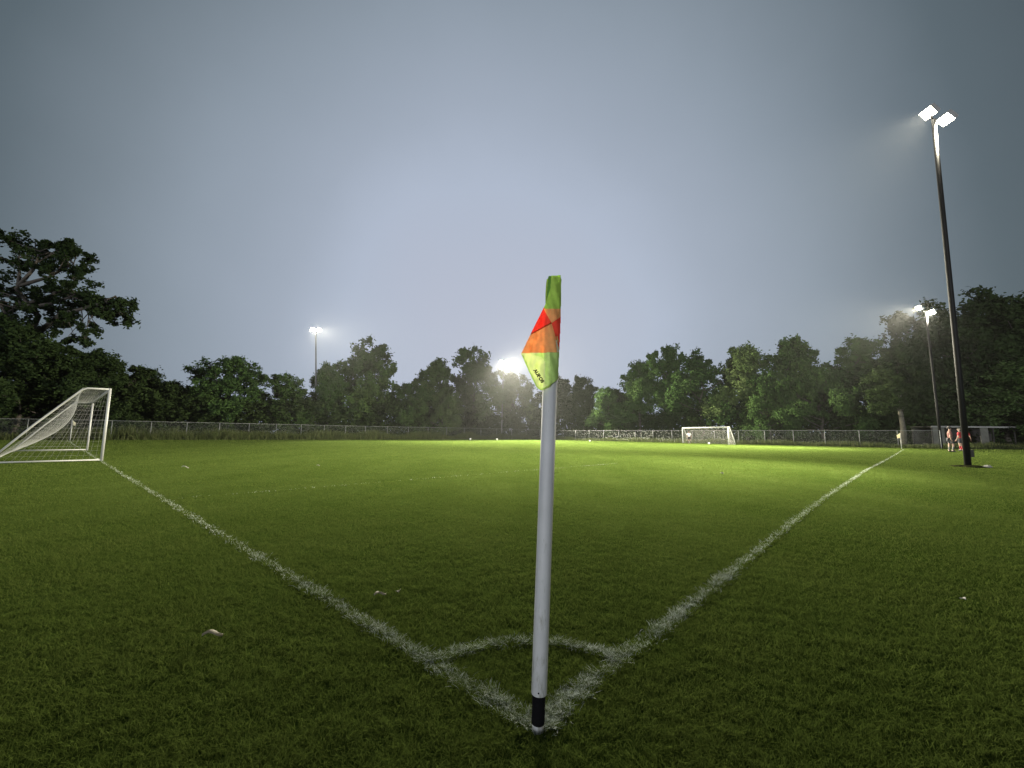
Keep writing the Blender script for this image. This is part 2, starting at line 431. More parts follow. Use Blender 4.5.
# mown grass blades, real geometry in front of the camera, thinning with distance
def blades(n, r0, r1):
    r = r0 * (r1 / r0) ** rs.rand(n)
    a = (rs.rand(n) - 0.5) * 2 * R(57)
    P = np.c_[r * np.sin(a), r * np.cos(a) - 0.15]
    # the chalked turf is fed and thicker: extra blades on the lines
    ex = []
    for ln, wd_, cov in LINES[:3]:
        pts = [np.asarray(p, float) for p in ln]
        seg = np.array([np.linalg.norm(b - a_) for a_, b in zip(pts[:-1], pts[1:])]); cum = np.r_[0, np.cumsum(seg)]
        m_ = 26000 if ln is not arc else 12000
        d_ = np.minimum(0.02 * (min(cum[-1], 30) / 0.02) ** rs.rand(m_), cum[-1]) if ln is not arc else rs.rand(m_) * cum[-1]
        d_ = np.where(rs.rand(m_) < .35, rs.rand(m_) * min(2.2, cum[-1]), d_)
        i_ = np.clip(np.searchsorted(cum, d_) - 1, 0, len(seg) - 1)
        A_ = np.array(pts)[i_]; B_ = np.array(pts)[i_ + 1]; D_ = (B_ - A_) / seg[i_][:, None]
        ex.append(A_ + D_ * (d_ - cum[i_])[:, None] + np.c_[-D_[:, 1], D_[:, 0]] * (rs.randn(m_) * wd_ * .36)[:, None])
    ex = np.concatenate(ex); P = np.concatenate([P, ex]); r = np.concatenate([r, np.linalg.norm(ex, axis=1)]); n = len(P)
    cl = vnoise(P, 0.035, 3) * 0.6 + vnoise(P, 0.11, 4) * 0.4
    keep = rs.rand(n) < 0.35 + 0.9 * cl
    P = P[keep]; cl = cl[keep]; r = r[keep]; n = len(P)
    pd = np.full(n, 9.0); cv = np.ones(n)
    for ln, wd, cov in LINES:
        dd = seg_dist(P, ln) / (wd / 2) / (0.70 + 0.75 * vnoise(P, 0.05, 9)) + (0.55 if ln is pen_line else 0.0)
        cv = np.where(dd < pd, cov, cv); pd = np.minimum(pd, dd)
    paint = rs.rand(n) < np.clip(1.45 - pd, 0, 1) * np.clip(-0.05 + 0.75 * vnoise(P, 0.05, 12) + 0.55 * vnoise(P, 0.22, 14), 0, 1) * cv
    # blade shape
    h = (0.009 + 0.012 * rs.rand(n)) * (0.6 + 0.7 * cl) * (1 + 0.12 * np.log(r / r0))
    wd = (0.0007 + 0.0010 * rs.rand(n)) * np.maximum(1.6, r) * np.clip(1.0 - 0.20 * np.log(r), 0.55, 1.0)
    th = vnoise(P, 0.05, 5) * 14 + rs.randn(n) * 1.5
    lean = h * (0.2 + 1.9 * rs.rand(n))
    D = np.c_[np.cos(th), np.sin(th)]
    ph = rs.rand(n) * 6.28
    S = np.c_[np.cos(ph), np.sin(ph)] * wd[:, None] / 2
    z0 = np.zeros(n)
    b0 = np.c_[P - S, z0]; b1 = np.c_[P + S, z0]
    mid = P + D * (lean * 0.35)[:, None]
    m0 = np.c_[mid - S * 0.8, h * 0.62]; m1 = np.c_[mid + S * 0.8, h * 0.62]
    tip = np.c_[P + D * lean[:, None], h]
    t0 = tip - np.c_[S * 0.15, z0]; t1 = tip + np.c_[S * 0.15, z0]
    v = np.stack([b0, b1, m0, m1, t0, t1], 1).reshape(-1, 3)
    tint = np.clip(0.15 + 0.55 * rs.rand(n) + 0.35 * (vnoise(P, 0.35, 6) - 0.5) + (rs.rand(n) < 0.05) * 0.4, 0, 1)
    return v, tint, paint
def blade_objs(specs):
    Vs, Ts, Ps = [], [], []
    for s in specs:
        v, t, p = blades(*s); Vs.append(v.reshape(-1, 6, 3)); Ts.append(t); Ps.append(p)
    Vv = np.concatenate(Vs); T = np.concatenate(Ts); Pn = np.concatenate(Ps)
    for name, sel, mat in (('grass', ~Pn, M['blade']), ('painted_grass', Pn, M['paint_blade'])):
        vv = Vv[sel]; n = len(vv); i = np.arange(n)[:, None] * 6
        f = np.concatenate([i + np.array([[0, 1, 3, 2]]), i + np.array([[2, 3, 5, 4]])])
        me = np_mesh(name, vv.reshape(-1, 3), f, colors=np.repeat(T[sel], 6))
        o = link_mesh(name, me, mat)
        if name == 'grass': tag(o, 'short mown green grass of the pitch around the corner', 'grass', kind='stuff')
        else: tag(o, 'white painted grass blades along the corner lines', 'painted grass', kind='stuff')
blade_objs([(1500000, 0.75, 92.0)])

# ------------------------------------------------------------------ near corner flag
def corner_flag_near():
    root = empty('corner_flag', (0.099, 1.565, 0))
    tag(root, 'large white corner flag pole in the foreground with limp orange and lime green flag', 'corner flag')
    lean = Vector((0.057, -0.006, 1.59)).normalized()
    P = lambda z: lean * z
    MB().tube([P(-0.05), P(0.028)], 0.0200, 20).build('ground_peg', M['pole_white'], root, True)
    m = MB().tube([P(0.024), P(0.030), P(0.105), P(0.124)], [0.0215, 0.0225, 0.0225, 0.021], 20).build('spring_base', M['black_rubber'], root, True)
    pole = MB().tube([P(0.118), P(0.1205), P(0.7), P(1.57)], [0.0255, 0.0270, 0.0270, 0.0270], 28)
    po = pole.build('pole', M['pole_white'], root, True)
    rv = MB().ball(P(0.133) + Vector((-0.004, -0.0272, 0)), 0.0028, 8, 6).build('rivet', M['black_rubber'], po, True)
    y0 = 1.565
    base = Vector(root.location)
    # fabric sleeve round the pole, coloured along its height
    n, seg = 60, 28
    vs, fs, mi = [], [], []
    ztop, zbot = 1.590, 1.205
    for i in range(n + 1):
        z = zbot + (ztop - zbot) * i / n
        for k in range(seg):
            th = 2 * math.pi * k / seg
            rr = 0.0285 + 0.0016 * math.sin(3 * th + z * 40) * (0.3 + 0.7 * i / n) - (0.004 if i > n - 2 else 0) * abs(math.sin(2 * th))
            p = P(z) + Vector((rr * math.cos(th), rr * math.sin(th), 0)); vs.append(p)
    for i in range(n):
        z = zbot + (ztop - zbot) * (i + .5) / n
        for k in range(seg):
            k2 = (k + 1) % seg
            fs.append((i * seg + k, i * seg + k2, (i + 1) * seg + k2, (i + 1) * seg + k))
            mi.append(0 if z > 1.455 else (2 if z > 1.44 else (3 if z > 1.375 else 5)))
    fs2 = [tuple((n) * seg + k for k in range(seg))]
    me = bpy.data.meshes.new('sleeve'); me.from_pydata([tuple(v) for v in vs], [], fs + fs2); me.update()
    sl = link_mesh('sleeve', me, FL, root, True)
    me.polygons.foreach_set('material_index', mi + [1])
    # the hanging cloth, folded in front of the pole
    outline = [(548.5, 276), (560.6, 275.2), (561.2, 283), (560.6, 318), (559.8, 339), (559, 353), (557.9, 379), (556.4, 380.4), (547.8, 387),
               (541.7, 390.4), (538.8, 389.2), (536.2, 386.4), (529.3, 372.3), (521.2, 353.8), (531, 333.4), (543.2, 308.6), (546.2, 303)]
    regs = [(9, [(533, 355), (541, 357), (545.2, 361.5), (545, 384), (551, 386), (550, 352.5), (540, 352.8)]),
            (5, [(550, 352.5), (559.5, 352.5), (559.5, 382), (549.3, 387)]),
            (1, [(546, 274), (551.5, 274), (550.5, 288), (545.5, 304)]),
            (2, [(540, 308.8), (562, 308.8), (562, 315.8), (551.5, 323), (543.5, 309)]),
            (8, [(530, 334.0), (551.4, 322.2), (551.8, 323.6), (530, 335.2)]),
            (7, [(555.6, 341), (556.6, 340), (559.2, 351.5), (557, 352.4)]),
            (3, [(543.3, 306), (551.6, 323), (528, 336)]),
            (3, [(551.5, 323), (562, 315.5), (561, 347), (558.4, 347)]),
            (2, [(551.5, 322), (559.5, 347), (559, 352.6), (516, 353.2), (530, 333.5)]),
            (0, [(540, 270), (565, 270), (565, 309), (540, 309)]),
            (4, [(515, 352.6), (565, 352.6), (565, 395), (515, 395)])]
    def inside(x, y, poly):
        c = False; j = len(poly) - 1
        for i in range(len(poly)):
            xi, yi = poly[i]; xj, yj = poly[j]
            if (yi > y) != (yj > y) and x < (xj - xi) * (y - yi) / (yj - yi) + xi: c = not c
            j = i
        return c
    def edge_d(x, y):
        b = 99
        for i in range(len(outline)):
            ax, ay = outline[i - 1]; bx, by = outline[i]; dx, dy = bx - ax, by - ay
            t = max(0, min(1, ((x - ax) * dx + (y - ay) * dy) / (dx * dx + dy * dy)))
            b = min(b, math.hypot(x - ax - t * dx, y - ay - t * dy))
        return b
    st = 0.4
    vid, vs, fs, mi = {}, [], [], []
    def depth(x, y):
        # pole axis runs from 549.5,388 to 554,275 ; cloth passes 3 cm in front of it and falls back to the left
        ax = 553.8 - (y - 275) * 0.045
        d = (x - ax)
        bul = 0.0370 * math.sqrt(max(0.0, 1 - (d / 9.5) ** 2)) if d > -9.5 else 0.0
        free = 0.0335 - 0.0010 * max(0, ax - x) if d < 0 else 0
        o = max(bul, free) if d < 0 else max(bul, 0.012)
        o += 0.0048 * math.sin((x * 0.9 + y * 0.35) * 0.55) * min(1, max(0, (ax - x) / 10)) + 0.0024 * math.sin(x * 0.7 - y * 0.21)
        if y > 352.6: o += 0.0065 + 0.004 * math.sin((y - 352) / 38 * 3.1)
        if y > 352.6 and x > 549.8: o -= 0.0035
        if y < 352.6 and y < 323 + (551.5 - x) * 0.55: o += 0.0015
        return y0 - o - 0.005 * (390 - y) / 115 * 0.6
    def vert(ix, iy):
        k = (ix, iy)
        if k not in vid:
            x, y = 515 + ix * st, 270 + iy * st
            vid[k] = len(vs); vs.append(at(x, y, depth(x, y)) - base)
        return vid[k]
    for ix in range(int(50 / st)):
        for iy in range(int(125 / st)):
            x, y = 515 + (ix + .5) * st, 270 + (iy + .5) * st
            if not inside(x, y, outline): continue
            m_ = 4
            for r_, poly in regs:
                if inside(x, y, poly): m_ = r_; break
            if y > 355 and m_ in (4, 9) and edge_d(x, y) < 1.3: m_ = 6
            fs.append((vert(ix, iy), vert(ix + 1, iy), vert(ix + 1, iy + 1), vert(ix, iy + 1))); mi.append(m_)
    me = bpy.data.meshes.new('flag'); me.from_pydata([tuple(v) for v in vs], [], fs); me.update()
    fl = link_mesh('flag', me, FL, root, True)
    me.polygons.foreach_set('material_index', mi)
    so_ = fl.modifiers.new('solidify', 'SOLIDIFY'); so_.thickness = 0.0012; so_.offset = 0
    # lettering printed on the lime fold
    cu = bpy.data.curves.new('lettering', 'FONT'); cu.body = 'AUROS'; cu.size = 0.0165; cu.extrude = 0.0003; cu.align_x = 'CENTER'; cu.align_y = 'CENTER'; cu.space_character = 1.05; cu.offset = 0.0009
    to = bpy.data.objects.new('tmp', cu); col.objects.link(to)
    bpy.context.view_layer.update()
    tm = bpy.data.meshes.new_from_object(to.evaluated_get(bpy.context.evaluated_depsgraph_get()))
    bpy.data.objects.remove(to)
    a0, a1 = at(534.6, 369.6, y0 - 0.05), at(542.8, 382.4, y0 - 0.05)
    ex = (a1 - a0).normalized(); nrm_ = Vector((0.05, -1, 0.03)).normalized(); ey = nrm_.cross(ex).normalized(); ez = ex.cross(ey)
    c = Vector(((534.6 + 542.8) / 2, (369.6 + 382.4) / 2, 0))
    mw = Matrix((ex, ey, ez)).transposed()
    # drape each letter vertex just off the cloth
    for vtx in tm.vertices:
        w_ = (a0 + a1) / 2 + mw @ vtx.co
        d = w_ - Vector((0, 0, CAM_H)); dc = Vector((d.dot(right), d.dot(up), d.dot(fwd)))
        px, py = 512 + F_PX * dc.x / dc.z, 384 - F_PX * dc.y / dc.z
        vtx.co = at(px, py, depth(px, py) - 0.0016 - (0.0004 if vtx.co.z > 0 else 0)) - base
    link_mesh('lettering', tm, M['black_rubber'], fl)
corner_flag_near()

def far_flag(loc, h, label, side, colr):
    r = empty('corner_flag', loc)
    tag(r, label, 'corner flag')
    MB().tube([(0, 0, 0), (0, 0, h)], 0.035, 10).build('pole', M['white_paint'], r, True)
    # limp triangular cloth with folds
    vs, fs = [], []; nx, nz_ = 8, 8
    for i in range(nx + 1):
        for j in range(nz_ + 1):
            u = i / nx; v = j / nz_
            vs.append((side * (0.03 + 0.30 * u), 0.03 * math.sin(u * 9 + v * 2), h - 0.02 - v * 0.42 * (1 - 0.35 * u) - 0.22 * u))
    for i in range(nx):
        for j in range(nz_):
            a = i * (nz_ + 1) + j; fs.append((a, a + nz_ + 1, a + nz_ + 2, a + 1))
    me = bpy.data.meshes.new('flag'); me.from_pydata(vs, [], fs); me.update()
    f = link_mesh('flag', me, colr, r, True)
    s = f.modifiers.new('solidify', 'SOLIDIFY'); s.thickness = 0.004
far_flag((35.4, 38.75, 0), 1.45, 'small white corner flag pole with pale cloth at the far right end of the touchline', -1, FL[7])
far_flag((-40.7, 39.4, 0), 1.85, 'small white corner flag pole seen through the net of the left goal', 1, FL[7])

# ------------------------------------------------------------------ goals
def net_panel(mb, f, nu, nv, r=0.0022):
    """grid of cords over the surface f(u,v)"""
    for i in range(nu + 1):
        mb.tube([f(i / nu, j / 10) for j in range(11)], r, 3, False)
    for j in range(nv + 1):
        mb.tube([f(i / 14, j / nv) for i in range(15)], r, 3, False)

def goal(p1, p2, h, d_top, d_base, back, label, post_r=0.055, cord=0.0035, mesh=0.13, bars=True):
    """p1, p2: feet of the two posts; back: unit vector away from the pitch"""
    p1 = Vector((*p1, 0)); p2 = Vector((*p2, 0)); o = (p1 + p2) / 2
    r = empty('football_goal', o); tag(r, label, 'goal')
    a, b = p1 - o, p2 - o; B = Vector((*back, 0)); Z = Vector((0, 0, 1)); ax = (b - a).normalized()
    for q in (a, b):
        MB().tube([q, q + Z * (h + .02)], post_r, 14).build('post', M['white_paint'], r, True)
    MB().tube([a + Z * h, b + Z * h], post_r, 14).build('crossbar', M['white_paint'], r, True)
    br = post_r * 0.62
    for q in (a, b):
        # one bent tube: roof bar, bend, sloping stay; then the ground bar
        t = [q + Z * h, q + Z * (h - .005) + B * (d_top * .85), q + Z * (h - .07) + B * (d_top * 1.05), q + Z * (h * .5) + B * (d_top + (d_base - d_top) * .53), q + Z * 0.06 + B * d_base]
        MB().tube(t, post_r * 0.75, 12).build('side_stay', M['white_paint'], r, True)
        if bars: MB().tube([q + Z * 0.04, q + Z * 0.04 + B * d_base], br, 12).build('ground_bar', M['white_paint'], r, True)
    if bars: MB().tube([a + Z * 0.045 + B * d_base, b + Z * 0.045 + B * d_base], br, 12).build('rear_bar', M['white_paint'], r, True)
    MB().tube([a + Z * (h - .03) + B * d_top, b + Z * (h - .03) + B * d_top], br * .5, 10).build('roof_bar', M['white_paint'], r, True)
    L = (b - a).length
    mb = MB()
    nu = int(L / mesh)
    sag = lambda u, v: 0.22 * math.sin(math.pi * u) * math.sin(math.pi * v)
    fb = lambda u, v: a + (b - a) * u + B * (d_top + (d_base - d_top) * v - 0.55 * math.sin(math.pi * v) * (0.25 + .75 * math.sin(math.pi * u))) + Z * ((h - .04) * (1 - v) + .05 - sag(u, v) * .5)
    ft = lambda u, v: a + (b - a) * u + B * (d_top * v) + Z * (h - .03 - 0.12 * math.sin(math.pi * u) * v - .03 * math.sin(math.pi * v))
    net_panel(mb, fb, nu, int(2.6 / mesh), cord); net_panel(mb, ft, nu, max(2, int(d_top / mesh)), cord)
    for q in (a, b):
        s_ = 1 if q is a else -1
        def fs_(u, v, q=q, s_=s_):
            zz = (h - .04) * (1 - v) + .05
            reach = d_top + (d_base - d_top) * v
            return q + B * (reach * u) + Z * zz + ax * (s_ * 0.10 * math.sin(math.pi * u) * math.sin(math.pi * v))
        net_panel(mb, fs_, int(d_base / mesh), int(h / mesh), cord)
    mb.build('net', M['net'], r)
goal((-13.26, 13.90), (-20.75, 20.95), 2.33, 0.62, 2.35, (-V[0], -V[1]), 'large white framed goal with slack net on the near left of the pitch', 0.038, 0.0017, 0.14)
e1, e2 = np.array([24.95, 49.0]), np.array([23.15, 57.6])
# the far goal stands a little askew on the far goal line
goal(e1, e2, 2.05, 0.35, 1.6, (0.80, 0.60), 'small white goal standing far away in front of the end fence', 0.06, 0.0028, 0.16, False)

# ------------------------------------------------------------------ chain-link fences
def fence(pts, h, label, spacing=3.0, wire=0.075):
    r = empty('chain_link_fence', (*pts[0], 0)); tag(r, label, 'fence')
    o = np.asarray(pts[0], float)
    mw = MB(); rail = MB()
    V_, F_ = [], []
    for si, (a, b) in enumerate(zip(pts[:-1], pts[1:])):
        a = np.asarray(a, float) - o; b = np.asarray(b, float) - o; L = np.linalg.norm(b - a); d = (b - a) / L; nrm2 = np.array([-d[1], d[0]])
        n = max(1, round(L / spacing))
        for k in range(n + (1 if si == len(pts) - 2 else 0)):
            p = a + d * (L * k / n)
            jit = rnd.uniform(-.012, .012)
            big = (k == 0) or (k % 5 == 3)
            MB().tube([(p[0], p[1], 0), (p[0] + jit, p[1], h + .03)], 0.042 if big else 0.032, 8).build('post', M['galv'], r, True)
        sagp = [a + d * (L * t) for t in np.linspace(0, 1, n * 2 + 1)]
        rail.tube([(p[0], p[1], h + (0 if i % 2 == 0 else -.012)) for i, p in enumerate(sagp)], 0.024, 6)
        rail.tube([(p[0], p[1], .06) for p in sagp[::2]], 0.006, 4)
        # crossing wires
        m_ = int((L + h) / wire)
        for sgn in (1, -1):
            for k in range(m_):
                s0 = -h + k * wire if sgn > 0 else k * wire
                s1 = s0 + h * sgn
                z0, z1 = 0.05, h
                t0, t1 = s0, s1
                lo, hi = 0.0, L
                def clip(t): return z0 + (z1 - z0) * (t - t0) / (t1 - t0)
                ta, tb = min(max(t0, lo), hi), min(max(t1, lo), hi)
                if abs(ta - tb) < 0.02: continue
                za, zb = clip(ta), clip(tb)
                pa, pb = a + d * ta, a + d * tb
                rr = 0.0026
                bidx = len(V_)
                off = nrm2 * (0.002 * sgn)
                for (p, z) in ((pa, za), (pb, zb)):
                    for q in ((-rr, -rr), (rr, -rr), (0, rr)):
                        V_.append((p[0] + d[0] * q[0] + nrm2[0] * q[1] + off[0], p[1] + d[1] * q[0] + nrm2[1] * q[1] + off[1], z))
                for q in range(3):
                    q2 = (q + 1) % 3; F_.append((bidx + q, bidx + q2, bidx + 3 + q2, bidx + 3 + q))
    rail.build('top_rail', M['galv'], r, True)
    link_mesh('wire_mesh', np_mesh('wire_mesh', np.array(V_), np.array(F_)), M['wire'], r)
FA, FB = np.array([-50.0, 36.5]), np.array([5.5, 83.0])
FC = np.array([41.2, 40.9])
fence([FA, np.array([-40.4, 43.0]), np.array([-28.4, 61.9]) * 0.5 + 0.5 * (np.array([-40.4, 43.0]) * .45 + FB * .55) * 1.0, FB], 1.95, 'long chain link fence running along the left far side of the pitch below the trees', 3.2)
fence([FB, FC], 1.75, 'chain link fence behind the far goal, from the back corner to the right lamp post', 3.0)

# ------------------------------------------------------------------ floodlight masts
def mast(loc, lean, h, heads, label, mat, r0=0.13, r1=0.08, sizes=0.5, collars=True):
    r = empty('floodlight_mast', loc); tag(r, label, 'floodlight')
    top = Vector((lean[0], lean[1], h))
    MB().tube([(0, 0, -.05), top * .33, top * .66, top], [r0, r0 - (r0 - r1) * .33, r0 - (r0 - r1) * .66, r1], 14).build('pole', mat, r, True)
    arm = MB()
    for (off, aim, tilt, pw) in heads: arm.tube([top - Vector((0, 0, .15)), top + Vector(off) * .92], 0.03, 8)
    arm.build('bracket', mat, r, True)
    for (off, aim, tilt, pw) in heads:
        c = top + Vector(off)
        d = (Vector(aim) - Vector(loc) - c).normalized()
        spread = tilt
        q = d.to_track_quat('Z', 'Y').to_matrix()
        s = sizes
        hb = MB()
        hb.box(c - d * 0.07, (s * .92, s * .72, .11), q)
        ho = hb.build('floodlight', M['housing'], r, False, 0.03)
        MB().box(c, (s * .84, s * .64, 0.03), q).build('lens', M['lens'], ho)
        hd = MB()
        for sy in (-1, 1): hd.box(c + q @ Vector((0, sy * s * .37, .03)), (s * .96, .015, .16), q)
        for sx in (-1, 1): hd.box(c + q @ Vector((sx * s * .473, 0, .03)), (.015, s * .725, .16), q)
        hd.build('visor', M['housing'], ho)
        ld = bpy.data.lights.new('flood_lamp', 'SPOT'); ld.energy = pw; ld.spot_size = R(spread); ld.spot_blend = 1.0; ld.shadow_soft_size = 0.22; ld.color = (1.0, 0.93, 0.72)
        lo = bpy.data.objects.new('flood_lamp', ld); col.objects.link(lo); lo.parent = r
        lo.location = c + d * 0.08
        lo.rotation_euler = (-d).to_track_quat('Z', 'Y').to_euler()
    return r
W = SPOT_W
mast((-29.3, 64.0, 0), (-1.1, 0.0), 16.6, [((-.5, -.1, .1), (-2, 36, 0), 60, W * .5), ((.5, -.1, .1), (14, 42, 0), 58, W * .7)],
     'tall floodlight mast standing behind the left fence, lit bright white', M['mast_pale'], 0.15, 0.09, 0.7)
mast((-2.0, 84.6, 0), (0.25, 0.0), 15.5, [((-.5, -.1, .1), (0, 52, 0), 44, W * 1.1), ((.5, -.1, .1), (16, 52, 0), 80, W * 1.6)],
     'floodlight mast among the trees just left of the foreground flag', M['mast_pale'], 0.14, 0.09, 0.55)
m3 = mast((16.19, 15.21, 0), (0.10, -0.1), 13.3, [((-.06, .05, .38), (2.0, 15, 0), 70, W * .20), ((.40, -.12, -.02), (5, 15, 0), 60, W * .02)],
     'tall dark floodlight mast at the right beside the touchline, nearest to the camera', M['mast'], 0.095, 0.07, 0.5)
MB().box((0.13, -.02, .48), (.13, .12, .26)).build('switch_box', M['dark_wood'], m3, False, .01)
mast((41.3, 41.0, 0), (-0.1, 0.0), 13.5, [((-.5, .1, .45), (6, 42, 0), 76, W * 1.0), ((.5, -.15, -.05), (12, 36, 0), 100, W * .22)],
     'floodlight mast in front of the dark trees at the far right corner', M['mast'], 0.12, 0.085, 0.6)

# low dark disc painted in for the shaded grass round the near right mast
def shade_disc():
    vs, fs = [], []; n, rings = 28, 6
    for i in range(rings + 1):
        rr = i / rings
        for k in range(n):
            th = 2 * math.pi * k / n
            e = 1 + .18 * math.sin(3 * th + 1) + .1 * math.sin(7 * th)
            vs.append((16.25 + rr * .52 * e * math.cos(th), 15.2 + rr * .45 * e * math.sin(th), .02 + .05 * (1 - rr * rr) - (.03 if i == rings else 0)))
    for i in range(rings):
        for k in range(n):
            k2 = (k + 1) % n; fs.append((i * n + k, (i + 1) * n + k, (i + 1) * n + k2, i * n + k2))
    me = bpy.data.meshes.new('shade_patch'); me.from_pydata(vs, [], fs); me.update()
    tag(link_mesh('shade_patch', me, M['grass_shade'], None, True), kind='structure')
shade_disc()

# ------------------------------------------------------------------ litter, leaves, balls
def fallen_leaf(loc, L, rz, label, mat, curl=0.35):
    vs, fs = [], []; nx, ny = 10, 6
    for i in range(nx + 1):
        u = i / nx; wdt = 0.32 * math.sin(math.pi * min(1, u * 1.02)) ** .8
        for j in range(ny + 1):
            v = j / ny * 2 - 1
            vs.append(((u - .5) * L, v * wdt * L, L * (curl * (v * v) * .35 + .12 * math.sin(u * 5) + curl * .25 * u)))
    for i in range(nx):
        for j in range(ny):
            a = i * (ny + 1) + j; fs.append((a, a + ny + 1, a + ny + 2, a + 1))
    me = bpy.data.meshes.new('fallen_leaf'); me.from_pydata(vs, [], fs); me.update()
    o = link_mesh('fallen_leaf', me, mat, None, True)
    s = o.modifiers.new('solidify', 'SOLIDIFY'); s.thickness = .0012
    o.location = loc; o.rotation_euler = (R(-12), R(8), rz)
    tag(o, label, 'leaf', 'fallen leaves on the grass')
fallen_leaf((-1.425, 2.157, .026), .085, R(25), 'pale curled dead leaf lying in the dark grass at lower left', M['dry_leaf'])
fallen_leaf((-.785, 2.69, .026), .075, R(40), 'dull brown dead leaf inside the pitch close to the goal line', M['dry_leaf'])
fallen_leaf((2.77, 2.719, .026), .042, R(80), 'small pale leaf alone on the grass right of the touchline', M['pale_scrap'])
fallen_leaf((-.690, 2.75, .024), .05, R(110), 'small crumpled dead leaf just right of the dull brown leaf', M['dry_leaf'])
fallen_leaf((-8.64, 11.40, .03), .17, R(15), 'pale leaf far out on the grass in front of the left goal', M['pale_scrap'])
fallen_leaf((-5.62, 12.51, .03), .10, R(60), 'tiny pale leaf on the bright grass beyond the faint penalty area line', M['pale_scrap'])
fallen_leaf((5.49, 11.21, .03), .12, R(30), 'tiny pale leaf on the bright grass between the flag pole and the touchline', M['pale_scrap'])
sc = MB(); sc.box((0, 0, .02), (.30, .16, .03)).box((.05, .02, .05), (.16, .12, .04))
so2 = sc.build('paper_scrap', M['pale_scrap'], None, False, .012); so2.location = (16.62, 14.98, .01); so2.rotation_euler = (R(6), 0, R(20))
tag(so2, 'flat white scrap lying at the foot of the near right mast', 'litter')

def ball(loc, label, r=.13):
    o = MB().ball((0, 0, 0), r, 16, 10).build('football', [M['white_cloth'], M['black_rubber']], None, True); o.location = (*loc, r)
    o.data.polygons.foreach_set('material_index', [1 if (k // 16) % 4 == 2 and k % 4 == 1 else 0 for k in range(len(o.data.polygons))])
    tag(o, label, 'ball', 'white footballs far across the pitch')
ball((-6.4, 66.5), 'white ball by the far left fence, left one of the pair', .15)
ball((-2.25, 66.5), 'white ball by the far left fence, the one nearer the flag pole', .15)
ball((24.3, 52.5), 'white ball lying in the mouth of the far goal', .12)
ball((11.5, 62.5), 'white ball in front of the end fence right of the flag pole', .12)

# ------------------------------------------------------------------ people
def skin_body(name, joints, edges, mat, parent, sub=2):
    me = bpy.data.meshes.new(name)
    names = list(joints)
    me.from_pydata([joints[k][0] for k in names], [(names.index(a), names.index(b)) for a, b in edges], [])
    me.update()
    o = link_mesh(name, me, mat, parent)
    sk = o.modifiers.new('skin', 'SKIN'); sk.use_smooth_shade = True
    if not me.skin_vertices:
        bpy.context.view_layer.objects.active = o
    lay = me.skin_vertices[0] if len(me.skin_vertices) else None
    if lay is None:
        bm = bmesh.new(); bm.from_mesh(me); bm.verts.layers.skin.verify(); bm.to_mesh(me); bm.free(); lay = me.skin_vertices[0]
    for i, k in enumerate(names):
        r = joints[k][1]; lay.data[i].radius = (r, r) if not isinstance(r, tuple) else r
        lay.data[i].use_root = (i == 0)
    sb = o.modifiers.new('subdiv', 'SUBSURF'); sb.levels = sub; sb.render_levels = sub
    return o

